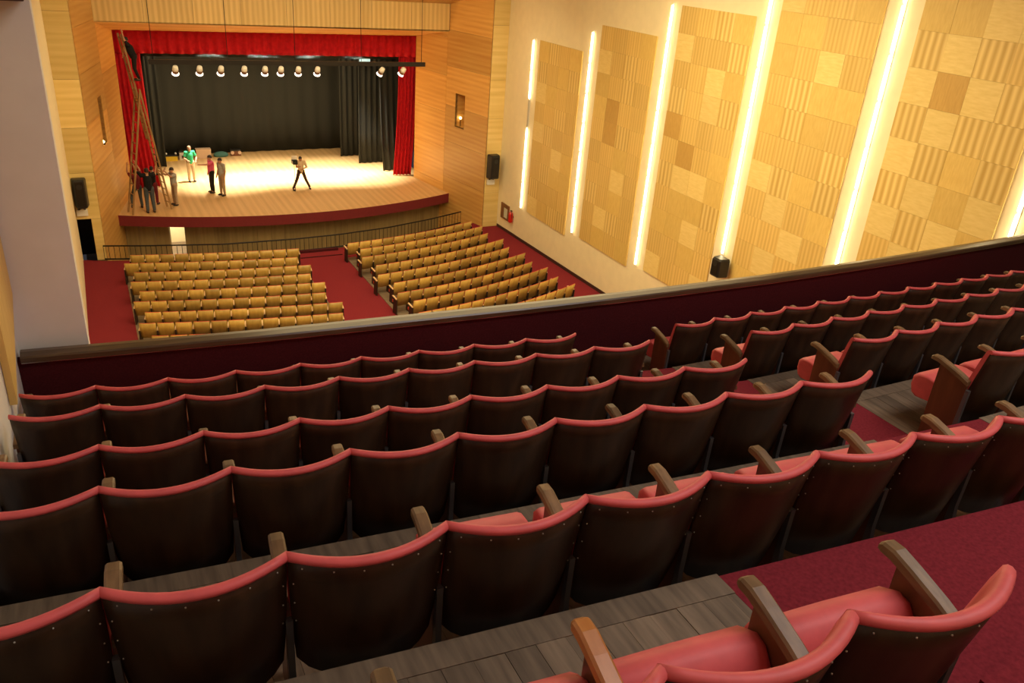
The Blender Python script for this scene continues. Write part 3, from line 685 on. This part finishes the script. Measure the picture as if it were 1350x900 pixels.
# ------------------------------------------------------------------ stalls seats
def make_stall():
    m = {}; U = [-1 + k / 3 for k in range(7)]
    sag, lean, top = .014, .2, .86
    yy = lambda u, z: -sag * (1 - u * u) + lean * (top - z)
    rings = [[(u * .247, yy(u, z), z) for z in (.31, .62, .865)] + [(u * .247, yy(u, z) + .014, z) for z in (.865, .62, .31)] for u in U]
    m['backrest'] = MB().loft(rings).mesh('backrest', M['stall_wood'])
    rings = [[(u * .236, yy(u, z) + d, z) for d, z in ((.0145, .862), (.018, .874), (.038, .872), (.05, .8), (.05, .45), (.0145, .44))] for u in U]
    m['back_pad'] = MB().loft(rings).mesh('back_pad', M['stall_red'])
    m['seat_cushion'] = MB().loft([[(x, y, z) for y, z in ((.14, .33), (.13, .43), (.45, .46), (.52, .43), (.51, .33))] for x in (-.22, .22)], sm=False).mesh('seat_cushion', M['stall_red'])
    m['armrest'] = MB().prism_x([(.05, .59), (.38, .63), (.38, .66), (.36, .665), (.05, .625)], -.025, .025).mesh('armrest', M['stall_arm'])
    m['side_standard'] = MB().prism_x([(.03, 0), (.33, 0), (.28, .62), (.02, .59)], -.018, .018).mesh('side_standard', M['stall_leg'])
    return m
ST = make_stall()
def stall(loc, rz, sx, label, last, group):
    t = thing('stalls_chair', label, 'chair', loc, rz, group); t.scale = (sx, 1, 1)
    put('backrest', ST['backrest'], t); put('back_pad', ST['back_pad'], t); put('seat_cushion', ST['seat_cushion'], t)
    put('armrest', ST['armrest'], t, (-.268, 0, 0)); put('side_standard', ST['side_standard'], t, (-.268, 0, 0))
    if last: put('armrest', ST['armrest'], t, (.268, 0, 0)); put('side_standard', ST['side_standard'], t, (.268, 0, 0))
LX = [(.72, 7.10), (.46, 6.8), (.71, 7.07), (.55, 6.81), (.76, 7.1), (.52, 6.85), (.78, 7.17), (.54, 6.91), (.82, 7.2)]
RX = [(9.16, 15.74), (9.44, 15.92), (9.19, 15.68), (9.42, 16.0), (9.16, 15.7), (9.46, 16.04), (9.24, 15.78), (9.53, 16.08), (9.3, 15.93), (9.55, 16.17)]
for blk, X in (('L', LX), ('R', RX)):
    for i, (x0, x1) in enumerate(X):
        for k in range(12):
            xa = x0 + (x1 - x0) * k / 12; xb = x0 + (x1 - x0) * (k + 1) / 12
            ya, yb_ = rowy(blk, i, xa), rowy(blk, i, xb); x, y = (xa + xb) / 2, (ya + yb_) / 2
            a = math.atan2(yb_ - ya, xb - xa); wd = math.hypot(xb - xa, yb_ - ya)
            j = 11 - k if blk == 'L' else k
            pos = 'beside the centre aisle' if j == 0 else ORD[j] + ' from the centre aisle'
            stall((x, y, fz(y) + .02 + H), a, wd / .536, 'golden plywood-backed seat, %s stalls block, %s, %s' % ('left' if blk == 'L' else 'right', 'front row' if i == 0 else ORD[i] + ' row', pos), k == 11,
                  'golden seats in the %s stalls block' % ('left' if blk == 'L' else 'right'))

# ------------------------------------------------------------------ people
DEP = None
def remesh(mb, name, mat, voxel, parent):
    me = mb.mesh(name, mat); o = bpy.data.objects.new(name, me); C.objects.link(o)
    r = o.modifiers.new('r', 'REMESH'); r.mode = 'VOXEL'; r.voxel_size = voxel; r.use_smooth_shade = True
    s_ = o.modifiers.new('s', 'SMOOTH'); s_.factor = .5; s_.iterations = 2
    bpy.context.view_layer.update()
    me2 = bpy.data.meshes.new_from_object(o.evaluated_get(bpy.context.evaluated_depsgraph_get()))
    o.modifiers.clear(); o.data = me2; me2.name = name
    if not me2.materials: me2.materials.append(mat)
    o.parent = parent; return o
def cap(mb, a, b, ra, rb, n=10):
    a, b = Vector(a), Vector(b); mb.tube([a, b], [ra, rb], n); mb.sphere(a, ra, n, 6); mb.sphere(b, rb, n, 6)
def person(label, loc, rz, shirt, trousers, pose=None, hair='hair', cap_hat=False, sleeves='short', skin='skin', h=1.03):
    """pose keys are joints in local space, facing +Y"""
    J = dict(pelvis=(0, 0, .95), belly=(0, .01, 1.1), chest=(0, 0, 1.30), neck=(0, .0, 1.47), head=(0, .03, 1.61),
             sl=(-.185, 0, 1.42), sr=(.185, 0, 1.42), el=(-.24, -.02, 1.14), er=(.24, -.02, 1.14), wl=(-.25, .06, .90), wr=(.25, .06, .90),
             hl=(-.095, 0, .92), hr=(.095, 0, .92), kl=(-.11, .02, .50), kr=(.11, .02, .50), al=(-.12, 0, .085), ar=(.12, 0, .085))
    if pose: J.update(pose)
    J = {k: Vector(v) for k, v in J.items()}
    t = thing('person', label, 'person', loc, rz); t.scale = (h, h, h)
    b = MB()
    cap(b, J['pelvis'], J['belly'], .13, .125); cap(b, J['belly'], J['chest'], .125, .14); cap(b, J['sl'], J['sr'], .065, .065); cap(b, J['chest'], J['neck'], .11, .06)
    cap(b, J['neck'], J['head'] - Vector((0, 0, .05)), .055, .052)
    hd = J['head']; b.sphere(hd, .1, 14, 9, (.76, .93, 1.12)); b.sphere(hd + Vector((0, .035, -.06)), .065, 10, 6, (.85, .9, .8))
    fw = (hd - J['neck']); fwd = Vector((0, 1, 0))
    b.sphere(hd + Vector((0, .102, -.015)), .018, 8, 5, (.8, 1.1, 1.4))          # nose
    for s in (-1, 1): b.sphere(hd + Vector((s * .078, -.005, -.01)), .024, 8, 5, (.5, .8, 1.3))   # ears
    b.sphere(hd + Vector((0, .088, -.062)), .02, 8, 5, (1.5, .6, .5))           # lips
    for s, S_, E_, W_ in ((-1, 'sl', 'el', 'wl'), (1, 'sr', 'er', 'wr')):
        cap(b, J[S_], J[E_], .05, .042); cap(b, J[E_], J[W_], .042, .03)
        d = (J[W_] - J[E_]).normalized(); side = d.cross(Vector((0, 0, 1)));
        if side.length < .2: side = d.cross(Vector((0, 1, 0)))
        side.normalize(); w0 = J[W_]
        cap(b, w0 + d * .02, w0 + d * .075, .03, .034); curl = side.cross(d)
        for q in range(4):
            p0 = w0 + d * .085 + side * (-.027 + .018 * q); L_ = (.05, .062, .066, .056)[q]
            cap(b, p0, p0 + d * L_ * .6, .0105, .010, 6); cap(b, p0 + d * L_ * .6, p0 + d * L_ * 1.05 + curl * .02 * s, .010, .009, 6)
        p0 = w0 + d * .03 + side * .028; cap(b, p0, p0 + side * .035 + d * .035, .013, .011, 6)
    for Hh, K, A in (('hl', 'kl', 'al'), ('hr', 'kr', 'ar')):
        cap(b, J[Hh], J[K], .075, .052); cap(b, J[K], J[A], .052, .036); cap(b, J[A], J[A] + Vector((0, .12, -.04)), .038, .03)
    remesh(b, 'body', M[skin], .012, t)
    # shirt
    b = MB(); cap(b, J['pelvis'] + Vector((0, 0, .03)), J['belly'], .15, .145); cap(b, J['belly'], J['chest'], .145, .158); cap(b, J['sl'], J['sr'], .08, .08); cap(b, J['chest'], J['neck'] - Vector((0, 0, .05)), .13, .075)
    for S_, E_, W_ in (('sl', 'el', 'wl'), ('sr', 'er', 'wr')):
        e = J[S_].lerp(J[E_], .62 if sleeves == 'short' else 1.0); cap(b, J[S_], e, .07, .062)
        if sleeves == 'long': cap(b, J[E_], J[E_].lerp(J[W_], .9), .058, .045)
    remesh(b, 'shirt', M[shirt], .018, t)
    b = MB(); cap(b, J['hl'] + Vector((.02, 0, .03)), J['hr'] + Vector((-.02, 0, .03)), .125, .125)
    for Hh, K, A in (('hl', 'kl', 'al'), ('hr', 'kr', 'ar')):
        cap(b, J[Hh], J[K], .1, .073); cap(b, J[K], J[A] + Vector((0, 0, .04)), .073, .06)
    remesh(b, 'trousers', M[trousers], .018, t)
    for A in ('al', 'ar'):
        p = J[A]; MB().sphere(p + Vector((0, .06, -.04)), .1, 10, 6, (.5, 1.4, .46)).build('shoe', M['hair'], t)
    hb = MB(); rings = []
    for k in range(6):
        a = (k / 5) * PI * .52; rings.append([hd + Vector((.083 * math.sin(a + .05) * math.cos(2 * PI * i / 14), .102 * math.sin(a + .05) * math.sin(2 * PI * i / 14) - .012, .02 + .106 * math.cos(a) + (-.035 if math.sin(2 * PI * i / 14) < -.2 and k > 3 else 0))) for i in range(14)])
    hb.loft(rings).build('hair', M[hair], t)
    if cap_hat: MB().sphere(hd + Vector((0, -.01, .07)), .1, 12, 6, (.85, 1, .65)).box(hd.x - .06, hd.x + .06, hd.y + .06, hd.y + .17, hd.z + .06, hd.z + .075).build('cap', M['black'], t)
    for s in (-1, 1): MB().sphere(hd + Vector((s * .032, .089, .018)), .011, 6, 4).build('eye', M['eye'], t)
    return t
cloth('green cotton', (.04, .42, .20)); cloth('pink cotton', (.62, .10, .20)); cloth('grey cotton', (.35, .33, .31)); cloth('pale cotton', (.62, .48, .32)); cloth('black cotton', (.012, .012, .014))
cloth('jeans', (.07, .085, .10)); cloth('black trousers', (.015, .013, .013)); cloth('beige trousers', (.55, .45, .32)); cloth('brown trousers', (.05, .025, .016)); cloth('maroon cotton', (.16, .02, .03)); cloth('tan trousers', (.36, .26, .18))
person('person in a green t-shirt and pale trousers standing mid-stage', (4.33, 43.5, SZ), PI + .25, 'green cotton', 'beige trousers',
       dict(el=(-.30, .03, 1.16), wl=(-.20, .22, 1.06), er=(.28, .02, 1.16), wr=(.2, .25, 1.1)), hair='hair_fair', h=1.06)
person('person in a pink t-shirt and black trousers pointing across the stage', (5.03, 41.3, SZ), PI / 2 + .2, 'pink cotton', 'black trousers',
       dict(el=(-.2, .26, 1.36), wl=(-.2, .52, 1.38), er=(.26, .0, 1.15)), h=1.08)
person('person in a grey t-shirt and beige trousers beside the one in pink', (5.42, 40.72, SZ), PI / 2 + .5, 'grey cotton', 'tan trousers', dict(head=(0, .05, 1.60)), h=1.08)
person('person in a pale shirt and dark trousers filming with legs apart', (9.29, 40.95, SZ), PI + .15, 'pale cotton', 'brown trousers',
       dict(kl=(-.24, .02, .50), kr=(.24, .02, .50), al=(-.42, 0, .085), ar=(.42, .0, .085), head=(.03, .06, 1.57), er=(.27, .12, 1.2), wr=(.22, .34, 1.26), el=(-.26, .14, 1.16), wl=(.02, .3, 1.14)), h=1.02)
person('person in a black t-shirt and jeans seen from behind bracing the ladder', (2.0, 38.62, SZ), .15, 'black cotton', 'jeans',
       dict(sl=(-.2, .05, 1.47), sr=(.2, .05, 1.47), el=(-.33, .22, 1.62), wl=(-.36, .42, 1.78), er=(.34, .22, 1.42), wr=(.42, .42, 1.58), kr=(.11, .05, .5)), cap_hat=True, h=1.17)
person('person in maroon and jeans with both arms up on the left ladder leg', (1.57, 39.45, SZ), .2, 'maroon cotton', 'jeans',
       dict(el=(-.28, .18, 1.62), wl=(-.22, .30, 1.86), er=(.24, .2, 1.66), wr=(.14, .32, 1.92), kl=(-.22, .18, .52), al=(-.3, -.1, .14), kr=(.12, .12, .5)), h=1.03)
person('person in a black shirt half hidden behind the others, hand on the ladder', (2.27, 39.9, SZ), -.6, 'black cotton', 'maroon cotton',
       dict(er=(.34, .2, 1.34), wr=(.36, .42, 1.5), el=(-.3, .1, 1.2)), h=1.03)
person('person in a grey shirt and tan trousers holding the ladder from the right', (3.14, 39.6, SZ), PI / 2 + .35, 'grey cotton', 'tan trousers',
       dict(el=(-.24, .22, 1.38), wl=(-.2, .40, 1.60), er=(.24, .22, 1.36), wr=(.2, .42, 1.52), head=(0, .05, 1.61)), h=1.03)
person('person in black standing high on the ladder reaching up to the lintel', (2.17, 38.78, H - 6.13), PI / 2, 'black cotton', 'black trousers',
       dict(pelvis=(0, .10, .92), belly=(0, .15, 1.07), chest=(0, .22, 1.27), neck=(0, .28, 1.43), head=(0, .33, 1.57), sl=(-.185, .25, 1.39), sr=(.185, .25, 1.39), el=(-.2, .38, 1.60), wl=(-.14, .42, 1.85), er=(.2, .40, 1.2), wr=(.16, .46, 1.0),
            hl=(-.095, .09, .9), hr=(.095, .09, .9), kl=(-.1, .12, .48), kr=(.1, .12, .48)), h=1.03)
# film camera on the cameraman's monopod
t_ = thing('video_camera', 'dark video camera with a pale light on a monopod beside the filming person', 'camera', (8.93, 40.75, SZ))
MB().tube([(0, 0, 0), (0, 0, 1.4)], .015).build('monopod', M['black_metal'], t_)
MB().box(-.10, .14, -.16, .2, 1.4, 1.58).build('body', M['black'], t_)
MB().lathe([(.05, 0), (.065, .16)], 12, Matrix.Translation((.02, -.16, 1.49)) @ Matrix.Rotation(PI / 2, 4, 'X')).build('lens', M['black'], t_)
MB().box(-.12, .13, -.1, .0, 1.64, 1.8).build('lamp', M['white'], t_); MB().tube([(0, -.05, 1.58), (0, -.05, 1.65)], .015).build('lamp_arm', M['black_metal'], t_)
